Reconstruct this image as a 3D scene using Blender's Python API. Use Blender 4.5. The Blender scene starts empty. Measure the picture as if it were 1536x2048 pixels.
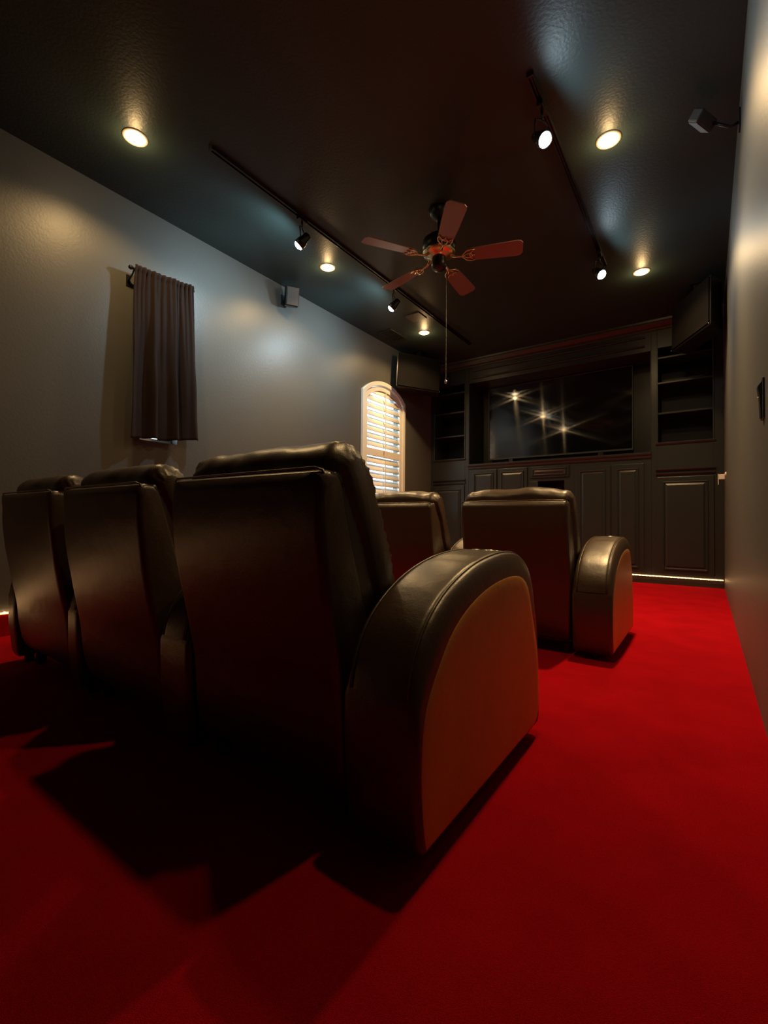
import bpy, bmesh, math, random
from mathutils import Vector, Matrix, noise
random.seed(4)
PI = math.pi
SC = bpy.context.scene
COL = SC.collection

# ------------------------------------------------------------------ camera, world, exposure
XR, XL, YF, YB, H = 0.162, -3.393, 6.016, -2.6, 3.0      # right wall, left wall, cabinet faces, rear wall, ceiling
YBACK = 6.56                                             # real end wall behind the built-ins
cam = bpy.data.cameras.new('camera')
cam.sensor_fit = 'VERTICAL'
cam.sensor_height = 24.0
cam.lens = 909.25 / 2048 * 24.0
cam.clip_start = 0.02
camo = bpy.data.objects.new('camera', cam)
COL.objects.link(camo)
yaw, pitch, roll = 0.6157, 0.0179, 0.0074
fw = Vector((-math.sin(yaw) * math.cos(pitch), math.cos(yaw) * math.cos(pitch), math.sin(pitch)))
rt = Vector((math.cos(yaw), math.sin(yaw), 0))
up = rt.cross(fw)
r2 = rt * math.cos(roll) + up * math.sin(roll)
u2 = -rt * math.sin(roll) + up * math.cos(roll)
camo.matrix_world = Matrix(((r2.x, u2.x, -fw.x, 0), (r2.y, u2.y, -fw.y, 0), (r2.z, u2.z, -fw.z, 0.7012), (0, 0, 0, 1)))
SC.camera = camo

world = bpy.data.worlds.new('daylight')
world.use_nodes = True
world.node_tree.nodes['Background'].inputs[0].default_value = (0.62, 0.85, 1.0, 1)
world.node_tree.nodes['Background'].inputs[1].default_value = 5.0
SC.world = world
SC.view_settings.view_transform = 'Standard'
SC.view_settings.look = 'None'
SC.view_settings.gamma = 1
SC.view_settings.use_curve_mapping = False
SC.view_settings.exposure = 0.0
SC.cycles.max_bounces = 8
SC.cycles.diffuse_bounces = 5
SC.cycles.glossy_bounces = 4
SC.cycles.sample_clamp_indirect = 4

WARM, COOL, LEDC = (1.0, 0.64, 0.27), (0.64, 0.88, 1.0), (1.0, 0.48, 0.16)
P_DOWN, P_WIDE, P_HEAD = 124.0, 40.0, 50.0

# ------------------------------------------------------------------ materials
def mat(name, color, rough=0.5, metal=0.0, spec=0.5, bump=0.0, bscale=60.0, detail=3.0, var=0.0, emit=None, estr=0.0, coat=0.0, sheen=0.0):
    m = bpy.data.materials.new(name)
    m.use_nodes = True
    nt = m.node_tree
    b = nt.nodes['Principled BSDF']
    b.inputs['Base Color'].default_value = (*color, 1)
    b.inputs['Roughness'].default_value = rough
    b.inputs['Metallic'].default_value = metal
    b.inputs['Specular IOR Level'].default_value = spec
    b.inputs['Coat Weight'].default_value = coat
    b.inputs['Sheen Weight'].default_value = sheen
    if emit:
        b.inputs['Emission Color'].default_value = (*emit, 1)
        b.inputs['Emission Strength'].default_value = estr
    tc = nt.nodes.new('ShaderNodeTexCoord')
    nz = nt.nodes.new('ShaderNodeTexNoise')
    nz.inputs['Scale'].default_value = bscale
    nz.inputs['Detail'].default_value = detail
    nt.links.new(tc.outputs['Object'], nz.inputs['Vector'])
    if bump:
        bp = nt.nodes.new('ShaderNodeBump')
        bp.inputs['Strength'].default_value = bump
        bp.inputs['Distance'].default_value = 0.01
        nt.links.new(nz.outputs['Fac'], bp.inputs['Height'])
        nt.links.new(bp.outputs['Normal'], b.inputs['Normal'])
    if var:
        n2 = nt.nodes.new('ShaderNodeTexNoise')
        n2.inputs['Scale'].default_value = bscale * 0.12
        nt.links.new(tc.outputs['Object'], n2.inputs['Vector'])
        mx = nt.nodes.new('ShaderNodeMixRGB')
        mx.inputs[1].default_value = (*[c * (1 - var) for c in color], 1)
        mx.inputs[2].default_value = (*[c * (1 + var) for c in color], 1)
        nt.links.new(n2.outputs['Fac'], mx.inputs[0])
        nt.links.new(mx.outputs[0], b.inputs['Base Color'])
    return m

def leather_mat(name, color, rough):
    m = mat(name, color, rough, spec=0.85, var=0.25, bscale=30, coat=0.12)
    nt = m.node_tree
    b = nt.nodes['Principled BSDF']
    b.inputs['Coat Roughness'].default_value = 0.30
    tc = [n for n in nt.nodes if n.type == 'TEX_COORD'][0]
    vo = nt.nodes.new('ShaderNodeTexVoronoi'); vo.inputs['Scale'].default_value = 420
    no = nt.nodes.new('ShaderNodeTexNoise'); no.inputs['Scale'].default_value = 14; no.inputs['Detail'].default_value = 4
    nt.links.new(tc.outputs['Object'], vo.inputs['Vector'])
    nt.links.new(tc.outputs['Object'], no.inputs['Vector'])
    b1 = nt.nodes.new('ShaderNodeBump'); b1.inputs['Strength'].default_value = 0.18; b1.inputs['Distance'].default_value = 0.0012
    b2 = nt.nodes.new('ShaderNodeBump'); b2.inputs['Strength'].default_value = 0.35; b2.inputs['Distance'].default_value = 0.008
    nt.links.new(vo.outputs['Distance'], b1.inputs['Height'])
    nt.links.new(no.outputs['Fac'], b2.inputs['Height'])
    nt.links.new(b2.outputs['Normal'], b1.inputs['Normal'])
    nt.links.new(b1.outputs['Normal'], b.inputs['Normal'])
    return m

M = {}
M['wall'] = mat('wall_paint', (0.095, 0.092, 0.083), 0.42, spec=0.35, bump=0.11, bscale=75)
M['ceiling'] = mat('ceiling_paint', (0.025, 0.041, 0.039), 0.45, spec=0.35, bump=0.15, bscale=60)
M['cabinet'] = mat('cabinet_paint', (0.020, 0.023, 0.024), 0.36, spec=0.5, bump=0.04, bscale=25)
M['baseboard'] = mat('baseboard_paint', (0.03, 0.028, 0.026), 0.3, spec=0.5, bump=0.02, bscale=30)
M['dark'] = mat('black_plastic', (0.010, 0.010, 0.010), 0.35, spec=0.5, bump=0.03, bscale=200)
M['grille'] = mat('speaker_cloth', (0.008, 0.007, 0.007), 0.8, spec=0.08, bump=0.3, bscale=500)
M['greyplastic'] = mat('grey_plastic', (0.05, 0.05, 0.053), 0.5, bump=0.05, bscale=300)
M['trackblack'] = mat('track_enamel', (0.008, 0.008, 0.008), 0.3, bump=0.02, bscale=200)
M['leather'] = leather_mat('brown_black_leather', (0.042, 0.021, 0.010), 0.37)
M['sideglow'] = leather_mat('side_glow_leather', (0.62, 0.28, 0.045), 0.42)  # dark leather recoloured tan to carry the glow on the armrest sides
M['piping'] = leather_mat('leather_piping', (0.055, 0.042, 0.030), 0.35)
M['base_leather'] = leather_mat('seat_leather', (0.028, 0.021, 0.016), 0.4)  # darker, greyer leather for the recliner base frame
M['chrome'] = mat('chrome', (0.7, 0.7, 0.7), 0.15, metal=1, bump=0.01)
M['chain'] = mat('chain_metal', (0.30, 0.27, 0.22), 0.45, metal=0.6, bump=0.01)
M['brass'] = mat('polished_brass', (0.86, 0.70, 0.42), 0.28, metal=1, bump=0.03, bscale=90)
M['blade'] = mat('fan_blade_wood', (0.26, 0.15, 0.13), 0.34, bump=0.05, bscale=40, var=0.15)
M['curtain'] = mat('curtain_cloth', (0.026, 0.017, 0.015), 0.9, spec=0.1, bump=0.25, bscale=400, var=0.1)
M['shutter'] = mat('shutter_paint', (0.80, 0.77, 0.70), 0.4, bump=0.03, bscale=40)
M['white'] = mat('white_plastic', (0.80, 0.72, 0.64), 0.4, bump=0.02)
M['ledtape'] = mat('led_tape', (0.35, 0.25, 0.15), 0.5, bump=0.02, emit=LEDC, estr=4.0)
M['leddot'] = mat('led_diode', (0.9, 0.8, 0.6), 0.5, bump=0.01, emit=(1.0, 0.62, 0.28), estr=24)
M['lenswarm'] = mat('warm_bulb_lens', (1, 0.9, 0.7), 0.3, bump=0.01, emit=(1.0, 0.80, 0.48), estr=22)
M['lenscool'] = mat('cool_bulb_lens', (0.9, 1, 1), 0.3, bump=0.01, emit=(0.80, 0.95, 1.0), estr=22)
M['trim'] = mat('downlight_trim', (0.35, 0.30, 0.22), 0.35, bump=0.02)
M['vent'] = mat('vent_enamel', (0.012, 0.012, 0.012), 0.45, bump=0.02)
M['panel'] = mat('ceiling_panel', (0.07, 0.065, 0.055), 0.5, bump=0.2, bscale=60)

# red carpet
m = mat('red_carpet', (0.40, 0.010, 0.014), 0.95, spec=0.02, bump=1.0, bscale=700, detail=4, sheen=0.25)
nt = m.node_tree; b = nt.nodes['Principled BSDF']
b.inputs['Sheen Tint'].default_value = (1, 0.02, 0.04, 1)
tc = [n for n in nt.nodes if n.type == 'TEX_COORD'][0]
n2 = nt.nodes.new('ShaderNodeTexNoise'); n2.inputs['Scale'].default_value = 5.0; n2.inputs['Detail'].default_value = 6
n3 = nt.nodes.new('ShaderNodeTexNoise'); n3.inputs['Scale'].default_value = 260; n3.inputs['Detail'].default_value = 3
ad = nt.nodes.new('ShaderNodeMath'); ad.operation = 'ADD'
rp = nt.nodes.new('ShaderNodeValToRGB')
rp.color_ramp.elements[0].position = 0.35; rp.color_ramp.elements[0].color = (0.47, 0.0025, 0.008, 1)
rp.color_ramp.elements[1].position = 0.68; rp.color_ramp.elements[1].color = (0.72, 0.005, 0.015, 1)
ml = nt.nodes.new('ShaderNodeMath'); ml.operation = 'MULTIPLY'; ml.inputs[1].default_value = 0.5
nt.links.new(tc.outputs['Object'], n2.inputs['Vector']); nt.links.new(tc.outputs['Object'], n3.inputs['Vector'])
nt.links.new(n2.outputs['Fac'], ad.inputs[0]); nt.links.new(n3.outputs['Fac'], ad.inputs[1])
nt.links.new(ad.outputs[0], ml.inputs[0]); nt.links.new(ml.outputs[0], rp.inputs[0]); nt.links.new(rp.outputs[0], b.inputs['Base Color'])
M['carpet'] = m

# television glass: a clear reflection plus narrow streaks from the panel's film
m = bpy.data.materials.new('television_glass'); m.use_nodes = True
nt = m.node_tree; nt.nodes.clear()
out = nt.nodes.new('ShaderNodeOutputMaterial')
pb = nt.nodes.new('ShaderNodeBsdfPrincipled')
pb.inputs['Base Color'].default_value = (0.004, 0.004, 0.005, 1); pb.inputs['Roughness'].default_value = 0.05
pb.inputs['Specular IOR Level'].default_value = 0.35
tcn = nt.nodes.new('ShaderNodeTexCoord'); nn = nt.nodes.new('ShaderNodeTexNoise'); nn.inputs['Scale'].default_value = 900
bp_ = nt.nodes.new('ShaderNodeBump'); bp_.inputs['Strength'].default_value = 0.02; bp_.inputs['Distance'].default_value = 0.001
nt.links.new(tcn.outputs['Object'], nn.inputs['Vector']); nt.links.new(nn.outputs['Fac'], bp_.inputs['Height']); nt.links.new(bp_.outputs['Normal'], pb.inputs['Normal'])
last = pb
tg = nt.nodes.new('ShaderNodeTangent'); tg.direction_type = 'UV_MAP'
for k, rot in enumerate((0.0, 0.195, 0.305)):
    g = nt.nodes.new('ShaderNodeBsdfAnisotropic')
    g.inputs['Color'].default_value = (0.020, 0.020, 0.021, 1); g.inputs['Roughness'].default_value = 0.08
    g.inputs['Anisotropy'].default_value = 0.80; g.inputs['Rotation'].default_value = rot
    nt.links.new(tg.outputs[0], g.inputs['Tangent'])
    a = nt.nodes.new('ShaderNodeAddShader')
    nt.links.new(last.outputs[0], a.inputs[0]); nt.links.new(g.outputs[0], a.inputs[1]); last = a
nt.links.new(last.outputs[0], out.inputs['Surface'])
M['tvglass'] = m

# clear window glass
m = bpy.data.materials.new('window_glass'); m.use_nodes = True
nt = m.node_tree; nt.nodes.clear()
out = nt.nodes.new('ShaderNodeOutputMaterial'); tr = nt.nodes.new('ShaderNodeBsdfTransparent'); gl = nt.nodes.new('ShaderNodeBsdfGlossy')
gl.inputs['Roughness'].default_value = 0.05
mx = nt.nodes.new('ShaderNodeMixShader')
mx.inputs[0].default_value = 0.05; nt.links.new(tr.outputs[0], mx.inputs[1]); nt.links.new(gl.outputs[0], mx.inputs[2]); nt.links.new(mx.outputs[0], out.inputs[0])
M['glass'] = m

# ------------------------------------------------------------------ helpers
def obj(name, bm, material, parent=None, smooth=False, bevel=0.0, seg=2, angle=40):
    me = bpy.data.meshes.new(name)
    bmesh.ops.recalc_face_normals(bm, faces=bm.faces)
    bm.to_mesh(me); bm.free()
    me.materials.append(material)
    o = bpy.data.objects.new(name, me)
    COL.objects.link(o)
    if parent: o.parent = parent
    if smooth:
        for p in me.polygons: p.use_smooth = True
    if bevel:
        md = o.modifiers.new('bevel', 'BEVEL'); md.width = bevel; md.segments = seg; md.limit_method = 'ANGLE'; md.angle_limit = math.radians(angle)
        if smooth:
            md.harden_normals = False
    return o

def tag(o, label=None, cat=None, group=None, kind=None):
    if label: o['label'] = label
    if cat: o['category'] = cat
    if group: o['group'] = group
    if kind: o['kind'] = kind
    return o

def thing(name, label, cat, loc=(0, 0, 0), rz=0, group=None):
    o = bpy.data.objects.new(name, None)
    o.empty_display_size = 0.1
    COL.objects.link(o); o.location = loc; o.rotation_euler = (0, 0, rz)
    return tag(o, label, cat, group)

def struct(name, bm, material, parent=None, **k):
    o = obj(name, bm, material, parent, **k)
    if parent is None: o['kind'] = 'structure'
    return o

def children(o): return list(o.children)
def copy_tree(o, parent=None):
    c = o.copy(); COL.objects.link(c); c.parent = parent
    for ch in children(o): copy_tree(ch, c)
    return c

def box(bm, x0, x1, y0, y1, z0, z1, mtx=None):
    vs = [bm.verts.new((x, y, z)) for x in (x0, x1) for y in (y0, y1) for z in (z0, z1)]
    for f in ((0, 1, 3, 2), (4, 6, 7, 5), (0, 4, 5, 1), (2, 3, 7, 6), (0, 2, 6, 4), (1, 5, 7, 3)):
        bm.faces.new([vs[i] for i in f])
    if mtx:
        for v in vs: v.co = mtx @ v.co
    return vs

def boxes(*L, mtx=None):
    bm = bmesh.new()
    for b_ in L: box(bm, *b_, mtx=mtx)
    return bm

def prism(bm, pts, h0, h1, axis='z'):
    def P(a, b_, c):
        return {'z': (a, b_, c), 'x': (c, a, b_), 'y': (a, c, b_)}[axis]
    lo = [bm.verts.new(P(a, b_, h0)) for a, b_ in pts]
    hi = [bm.verts.new(P(a, b_, h1)) for a, b_ in pts]
    bm.faces.new(lo); bm.faces.new(hi)
    n = len(pts)
    for i in range(n): bm.faces.new((lo[i], lo[(i + 1) % n], hi[(i + 1) % n], hi[i]))
    return lo + hi

def tube(bm, pts, r, n=8, closed=False, caps=True):
    pts = [Vector(p) for p in pts]
    rings = []
    N = len(pts)
    prev = None
    for i, p in enumerate(pts):
        a = pts[i - 1] if (i or closed) else p
        c = pts[(i + 1) % N] if (i < N - 1 or closed) else p
        t = (c - a).normalized()
        if prev is None:
            ref = Vector((0, 0, 1)) if abs(t.z) < 0.9 else Vector((1, 0, 0))
            u = t.cross(ref).normalized()
        else:
            u = (prev - t * prev.dot(t)).normalized()
        prev = u
        v = t.cross(u)
        rr = r[i] if isinstance(r, (list, tuple)) else r
        rings.append([bm.verts.new(p + (u * math.cos(2 * PI * k / n) + v * math.sin(2 * PI * k / n)) * rr) for k in range(n)])
    for i in range(N if closed else N - 1):
        A, B = rings[i], rings[(i + 1) % N]
        for k in range(n): bm.faces.new((A[k], A[(k + 1) % n], B[(k + 1) % n], B[k]))
    if caps and not closed:
        bm.faces.new(rings[0][::-1]); bm.faces.new(rings[-1])

def lathe(bm, prof, n=32, mtx=None, cap=True):
    """prof: list of (radius, z)"""
    rings = []
    for r, z in prof:
        if r < 1e-6:
            rings.append([bm.verts.new((0, 0, z))])
        else:
            rings.append([bm.verts.new((r * math.cos(2 * PI * k / n), r * math.sin(2 * PI * k / n), z)) for k in range(n)])
    for A, B in zip(rings, rings[1:]):
        for k in range(n):
            q = [A[k % len(A)], A[(k + 1) % n % len(A)], B[(k + 1) % n % len(B)], B[k % len(B)]]
            u = []
            for v in q:
                if v not in u: u.append(v)
            if len(u) > 2: bm.faces.new(u)
    if cap:
        for R in (rings[0], rings[-1]):
            if len(R) > 2: bm.faces.new(R)
    if mtx:
        for R in rings:
            for v in R: v.co = mtx @ v.co

def aim(loc, d):
    """matrix putting local -z along d"""
    q = Vector(d).to_track_quat('-Z', 'Y')
    return Matrix.Translation(Vector(loc)) @ q.to_matrix().to_4x4()

def lamp(name, kind, loc, d, power, color, parent, size=1.2, blend=1.0, radius=0.03):
    L = bpy.data.lights.new(name, kind)
    L.energy = power; L.color = color; L.shadow_soft_size = radius
    if kind == 'SPOT': L.spot_size = size; L.spot_blend = blend
    o = bpy.data.objects.new(name, L); COL.objects.link(o)
    o.matrix_world = aim(loc, d)
    o.parent = parent
    o.matrix_parent_inverse = Matrix.Identity(4)
    return o

# ------------------------------------------------------------------ the room
T = 0.16
struct('floor', boxes((XL - T, XR + T, YB - T, YBACK + T, -0.12, 0.0)), M['carpet'])
struct('ceiling', boxes((XL - T, XR + T, YB - T, YBACK + T, H, H + 0.12)), M['ceiling'])
struct('wall_right', boxes((XR, XR + T, YB - T, YBACK + T, 0, H)), M['wall'])
struct('wall_back', boxes((XL - T, XR + T, YB - T, YB, 0, H)), M['ceiling'])
struct('wall_front', boxes((XL - T, XR + T, YBACK, YBACK + T, 0, H)), M['cabinet'])

# the left wall with an arched window hole and a plain one behind the curtain
W1 = dict(y0=4.30, y1=5.25, z0=0.80, zs=2.29, zt=2.475)
W2 = dict(y0=1.68, y1=1.97, z0=1.281, z1=2.32)
def arch(y0, y1, zs, zt, n=20):
    """points along a segmental arch from y0 to y1"""
    c = (y0 + y1) / 2; a = (y1 - y0) / 2; s = zt - zs
    R = (a * a + s * s) / (2 * s); zc = zt - R
    t0 = math.asin(a / R)
    return [(c + R * math.sin(-t0 + 2 * t0 * k / n), zc + R * math.cos(-t0 + 2 * t0 * k / n)) for k in range(n + 1)]
bm = bmesh.new()
def wbox(y0, y1, z0, z1): box(bm, XL - T, XL, y0, y1, z0, z1)
wbox(YB - T, W2['y0'], 0, H); wbox(W2['y0'], W2['y1'], 0, W2['z0']); wbox(W2['y0'], W2['y1'], W2['z1'], H)
wbox(W2['y1'], W1['y0'] + 0.02, 0, H); wbox(W1['y0'] + 0.02, W1['y1'] - 0.02, 0, W1['z0'] + 0.02)
wbox(W1['y1'] - 0.02, YBACK + T, 0, H)
ap = arch(W1['y0'] + 0.02, W1['y1'] - 0.02, W1['zs'] - 0.01, W1['zt'] - 0.02)
prism(bm, [(W1['y0'] + 0.02, H)] + ap + [(W1['y1'] - 0.02, H)], XL - T, XL, 'x')
struct('wall_left', bm, M['wall'])

for nm, bx in (('baseboard_left', (XL, XL + 0.014, YB, YF, 0, 0.125)), ('baseboard_back', (XL, XR, YB, YB + 0.014, 0, 0.125)), ('baseboard_right', (XR - 0.012, XR, YB, 0.4, 0, 0.11))):
    struct(nm, boxes(bx), M['carpet' if nm == 'baseboard_left' else 'baseboard'], bevel=0.004)

# arched window with plantation shutter
win = thing('window_1', 'white arched window with closed louvered shutters on the left wall near the cabinets', 'window')
win['kind'] = 'structure'
xw = XL + 0.012
def arch_ring(bm, o_, i_, x0, x1):
    """a frame between two arch-topped outlines; o_/i_: (y0,y1,z0,zs,zt)"""
    def outline(q):
        return [(q[0], q[2])] + arch(q[0], q[1], q[3], q[4], 24) + [(q[1], q[2])]
    A, B = outline(o_), outline(i_)
    n = len(A)
    V = [[bm.verts.new((x, a, z)) for a, z in L] for x in (x0, x1) for L in (A, B)]
    for k in range(n):
        j = (k + 1) % n
        bm.faces.new((V[0][k], V[0][j], V[1][j], V[1][k])); bm.faces.new((V[2][k], V[3][k], V[3][j], V[2][j]))
        bm.faces.new((V[0][k], V[2][k], V[2][j], V[0][j])); bm.faces.new((V[1][k], V[1][j], V[3][j], V[3][k]))
bm = bmesh.new()
arch_ring(bm, (W1['y0'], W1['y1'], W1['z0'], W1['zs'], W1['zt']), (W1['y0'] + .055, W1['y1'] - .055, W1['z0'] + .055, W1['zs'] - .03, W1['zt'] - .055), XL - 0.05, XL + 0.03)
obj('window_frame', bm, M['shutter'], win, bevel=0.006)
bm = bmesh.new()
yi0, yi1 = W1['y0'] + .06, W1['y1'] - .06
arch_ring(bm, (yi0, yi1, W1['z0'] + .06, W1['zs'] - .035, W1['zt'] - .06), (yi0 + .055, yi1 - .055, W1['z0'] + .12, W1['zs'] - .075, W1['zt'] - .12), XL - 0.02, XL + 0.010)
box(bm, XL - 0.02, XL + 0.008, yi0 + .05, yi1 - .05, 1.505, 1.60)
sh = obj('shutter_panel', bm, M['shutter'], win, bevel=0.004)
ys0, ys1 = yi0 + .060, yi1 - .060
def slat(zc):
    bm = bmesh.new()
    n = 12; pts = []
    w, t = 0.0445, 0.0055
    for k in range(n):
        a = 2 * PI * k / n
        pts.append((w * math.cos(a), t * math.sin(a)))
    ang = math.radians(90 + 20)   # top edge leans outwards
    q = [(p * math.cos(ang) - s * math.sin(ang), p * math.sin(ang) + s * math.cos(ang)) for p, s in pts]
    # room side is +x ; 'outwards' is -x
    V0 = [bm.verts.new((XL - 0.006 + a, ys0, zc + c)) for a, c in q]
    V1 = [bm.verts.new((XL - 0.006 + a, ys1, zc + c)) for a, c in q]
    bm.faces.new(V0); bm.faces.new(V1)
    for k in range(n): bm.faces.new((V0[k], V0[(k + 1) % n], V1[(k + 1) % n], V1[k]))
    return bm
z = 2.325
while z > 1.63:
    obj('louver', slat(z), M['shutter'], sh, smooth=True, bevel=0.0); z -= 0.0945
z = 1.455
while z > 0.94:
    obj('louver', slat(z), M['shutter'], sh, smooth=True); z -= 0.0945
for z0, z1 in ((1.60, 2.33), (0.95, 1.47)):
    bm = bmesh.new(); tube(bm, [(XL + 0.032, 4.775, z0), (XL + 0.032, 4.775, z1)], 0.008, 8)
    obj('tilt_rod', bm, M['shutter'], sh)
bm = bmesh.new()
prism(bm, [(W1['y0'] + .03, W1['z0'] + .03)] + arch(W1['y0'] + .03, W1['y1'] - .03, W1['zs'] - .02, W1['zt'] - .03) + [(W1['y1'] - .03, W1['z0'] + .03)], XL - 0.12, XL - 0.115, 'x')
obj('window_pane', bm, M['glass'], win)

win2 = thing('window_2', 'small bare window hidden behind the brown curtain', 'window')
win2['kind'] = 'structure'
y0, y1, z0, z1 = W2['y0'], W2['y1'], W2['z0'], W2['z1']
obj('window_frame', boxes((XL - .13, XL - .09, y0, y0 + .035, z0, z1), (XL - .13, XL - .09, y1 - .035, y1, z0, z1), (XL - .13, XL - .09, y0 + .035, y1 - .035, z0, z0 + .035), (XL - .13, XL - .09, y0 + .035, y1 - .035, z1 - .035, z1)), M['shutter'], win2)
obj('window_pane', boxes((XL - .115, XL - .11, y0 + .03, y1 - .03, z0 + .03, z1 - .03)), M['glass'], win2)

# ------------------------------------------------------------------ built-in cabinets
CB = M['cabinet']
XS0, XS1 = -2.773, -0.505        # inside edges of the niche
def raised_door(x0, x1, z0, z1, parent, name='door', y=YF, rail=0.055, gap=0.004):
    d = obj(name, boxes((x0 + gap, x1 - gap, y - 0.018, y + 0.004, z0 + gap, z1 - gap)), CB, parent, bevel=0.004)
    if z1 - z0 > 0.14:
        bm = bmesh.new()
        a0, a1, b0, b1 = x0 + rail, x1 - rail, z0 + rail, z1 - rail
        # moulding ring: profile of nested rectangles
        prof = [(0.0, -0.018), (0.004, -0.030), (0.012, -0.031), (0.018, -0.022), (0.024, -0.020), (0.045, -0.029), (0.05, -0.029)]
        L = []
        for off, dy in prof:
            L.append([bm.verts.new((xx, y + dy, zz)) for xx, zz in ((a0 + off, b0 + off), (a1 - off, b0 + off), (a1 - off, b1 - off), (a0 + off, b1 - off))])
        for A, B in zip(L, L[1:]):
            for k in range(4): bm.faces.new((A[k], A[(k + 1) % 4], B[(k + 1) % 4], B[k]))
        bm.faces.new(L[-1])
        obj('raised_panel', bm, CB, d)
    return d

def tower(name, label, x0, x1, nx0, nx1):
    t = thing(name, label, 'bookcase', ((x0 + x1) / 2, YF, 0))
    ox = (x0 + x1) / 2
    yb = 6.50
    # everything below in world coordinates, shifted to the empty
    def o_(nm, bm, m=CB, par=None, **k):
        for v in bm.verts: v.co -= Vector((ox, YF, 0))
        return obj(nm, bm, m, par or t, **k)
    zn0, zn1 = 1.60, 2.69
    B = [(x0, nx0, YF, yb, 0.10, 2.90), (nx1, x1, YF, yb, 0.10, 2.90),
         (nx0, nx1, YF, yb, 2.69, 2.90), (nx0, nx1, yb - .02, yb, 0.10, 2.69),
         (nx0, nx1, YF, yb, 1.29, 1.60), (nx0, nx1, YF, yb - .02, 0.10, 0.14), (nx0, nx1, YF, yb - .02, 1.20, 1.29),
         (x0, x1, YF + 0.05, yb, 0.0, 0.10)]
    o_('carcass', boxes(*B), bevel=0.002)
    for z in (1.948, 2.296, 2.585):
        o_('shelf', boxes((nx0 + .001, nx1 - .001, YF + 0.004, yb - .021, z - 0.022, z)), bevel=0.003)
    # ledge mouldings under the niche and over the door
    for zc, pr in ((1.592, 0.018), (1.292, 0.026), (1.246, 0.020)):
        bm = bmesh.new()
        prism(bm, [(YF + .002, zc - .022), (YF - pr * .5, zc - .016), (YF - pr, zc), (YF - pr, zc + .012), (YF + .002, zc + .014)], nx0 - .015, nx1 + .015, 'x')
        o_('ledge_moulding', bm)
    # frame line round the niche
    bm = bmesh.new()
    for xx in (nx0, nx1):
        box(bm, xx - .008, xx + .008, YF - .010, YF + .001, 1.60, 2.69)
    o_('niche_trim', bm, bevel=0.003)
    d0, d1 = nx0 - .005, nx1 + .005
    d = raised_door(d0 - 0.0, d1 + 0.0, 0.115, 1.215, None, y=YF)
    for q in [d] + children(d):
        for v in q.data.vertices: v.co -= Vector((ox, YF, 0))
    d.parent = t
    o_('toe_kick', boxes((x0, x1, YF + .012, YF + .05, 0.0, 0.10)), M['baseboard'])
    return t
tower('bookcase', 'tall black built-in bookcase with open shelves left of the television', XL + .001, XS0 - 0.001, XL + .065, -2.833)
tower('bookcase', 'tall black built-in bookcase with open shelves right of the television, against the right wall', XS1 + 0.001, XR - .001, -0.445, 0.075)

ox = (XS0 + XS1) / 2
mc = thing('media_cabinet', 'wide black media cabinet with panelled doors and the television niche above', 'cabinet', (ox, YF, 0))
def mo(nm, bm, m=CB, par=None, **k):
    for v in bm.verts: v.co -= Vector((ox, YF, 0))
    return obj(nm, bm, m, par or mc, **k)
yb = 6.54
# base body leaving the open compartment in the centre
mo('carcass', boxes((XS0, -1.90, YF, yb, 0.10, 1.46), (-1.38, XS1, YF, yb, 0.10, 1.46), (-1.90, -1.38, yb - .02, yb, 0.10, 1.46),
                    (-1.90, -1.38, YF, yb - .02, 0.10, 0.70), (-1.90, -1.38, YF, yb - .02, 1.225, 1.46),
                    (-1.90, -1.79, YF, yb - .02, 0.70, 1.225), (-1.46, -1.38, YF, yb - .02, 0.70, 1.225)), bevel=0.002)
bm = bmesh.new()
prism(bm, [(YF + .01, 1.43), (YF - .012, 1.435), (YF - .018, 1.452), (YF - .018, 1.462), (YF - .026, 1.47), (YF - .034, 1.485), (YF - .034, 1.505), (yb, 1.507), (yb, 1.43)], XS0, XS1, 'x')
mo('countertop', bm)
mo('niche_back', boxes((XS0, XS1, yb - .02, yb, 1.507, 2.90), (XS0, XS0 + .004, YF + .002, yb - .02, 1.507, 2.67), (XS1 - .004, XS1, YF + .002, yb - .02, 1.507, 2.67)))
mo('header', boxes((XS0, XS1, YF + .001, yb - .02, 2.672, 2.90)), bevel=0.002)
bm = bmesh.new()
for zc in (2.84, 2.735):
    prism(bm, [(YF + .002, zc - .012), (YF - .016, zc - .004), (YF - .020, zc + .006), (YF - .008, zc + .014), (YF + .002, zc + .016)], XS0 + .06, XS1 - .06, 'x')
mo('header_moulding', bm)
mo('toe_kick', boxes((XS0, XS1, YF + .012, YF + .05, 0.0, 0.10)), M['baseboard'])
def mdoor(x0, x1, z0, z1, **k):
    d = raised_door(x0, x1, z0, z1, None, **k)
    for q in [d] + children(d):
        for v in q.data.vertices: v.co -= Vector((ox, YF, 0))
    d.parent = mc
mdoor(-2.735, -2.345, 0.72, 1.42, rail=0.045); mdoor(-2.335, -1.925, 0.72, 1.42, rail=0.045)
mdoor(-2.735, -2.345, 0.12, 0.71, rail=0.045); mdoor(-2.335, -1.925, 0.12, 0.71, rail=0.045)
mdoor(-1.33, -0.925, 0.115, 1.385); mdoor(-0.915, -0.575, 0.115, 1.385)
mdoor(-1.89, -1.40, 1.262, 1.42, name='drawer', rail=0.03); mdoor(-1.89, -1.40, 0.12, 0.69, name='drawer', rail=0.045)

# crown moulding across the built-ins
bm = bmesh.new()
cp = [(YF + .02, 2.895), (YF - .012, 2.895), (YF - .018, 2.905), (YF - .018, 2.918), (YF - .034, 2.928), (YF - .060, 2.962), (YF - .066, 2.975), (YF - .080, 2.978), (YF - .086, 2.999), (YF + .02, 2.999)]
prism(bm, cp, XL, XR, 'x')
struct('trim_1', bm, CB)
struct('trim_2', boxes((XL, XR, YF + .021, YF + .06, 2.90, 2.999)), CB)

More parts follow.
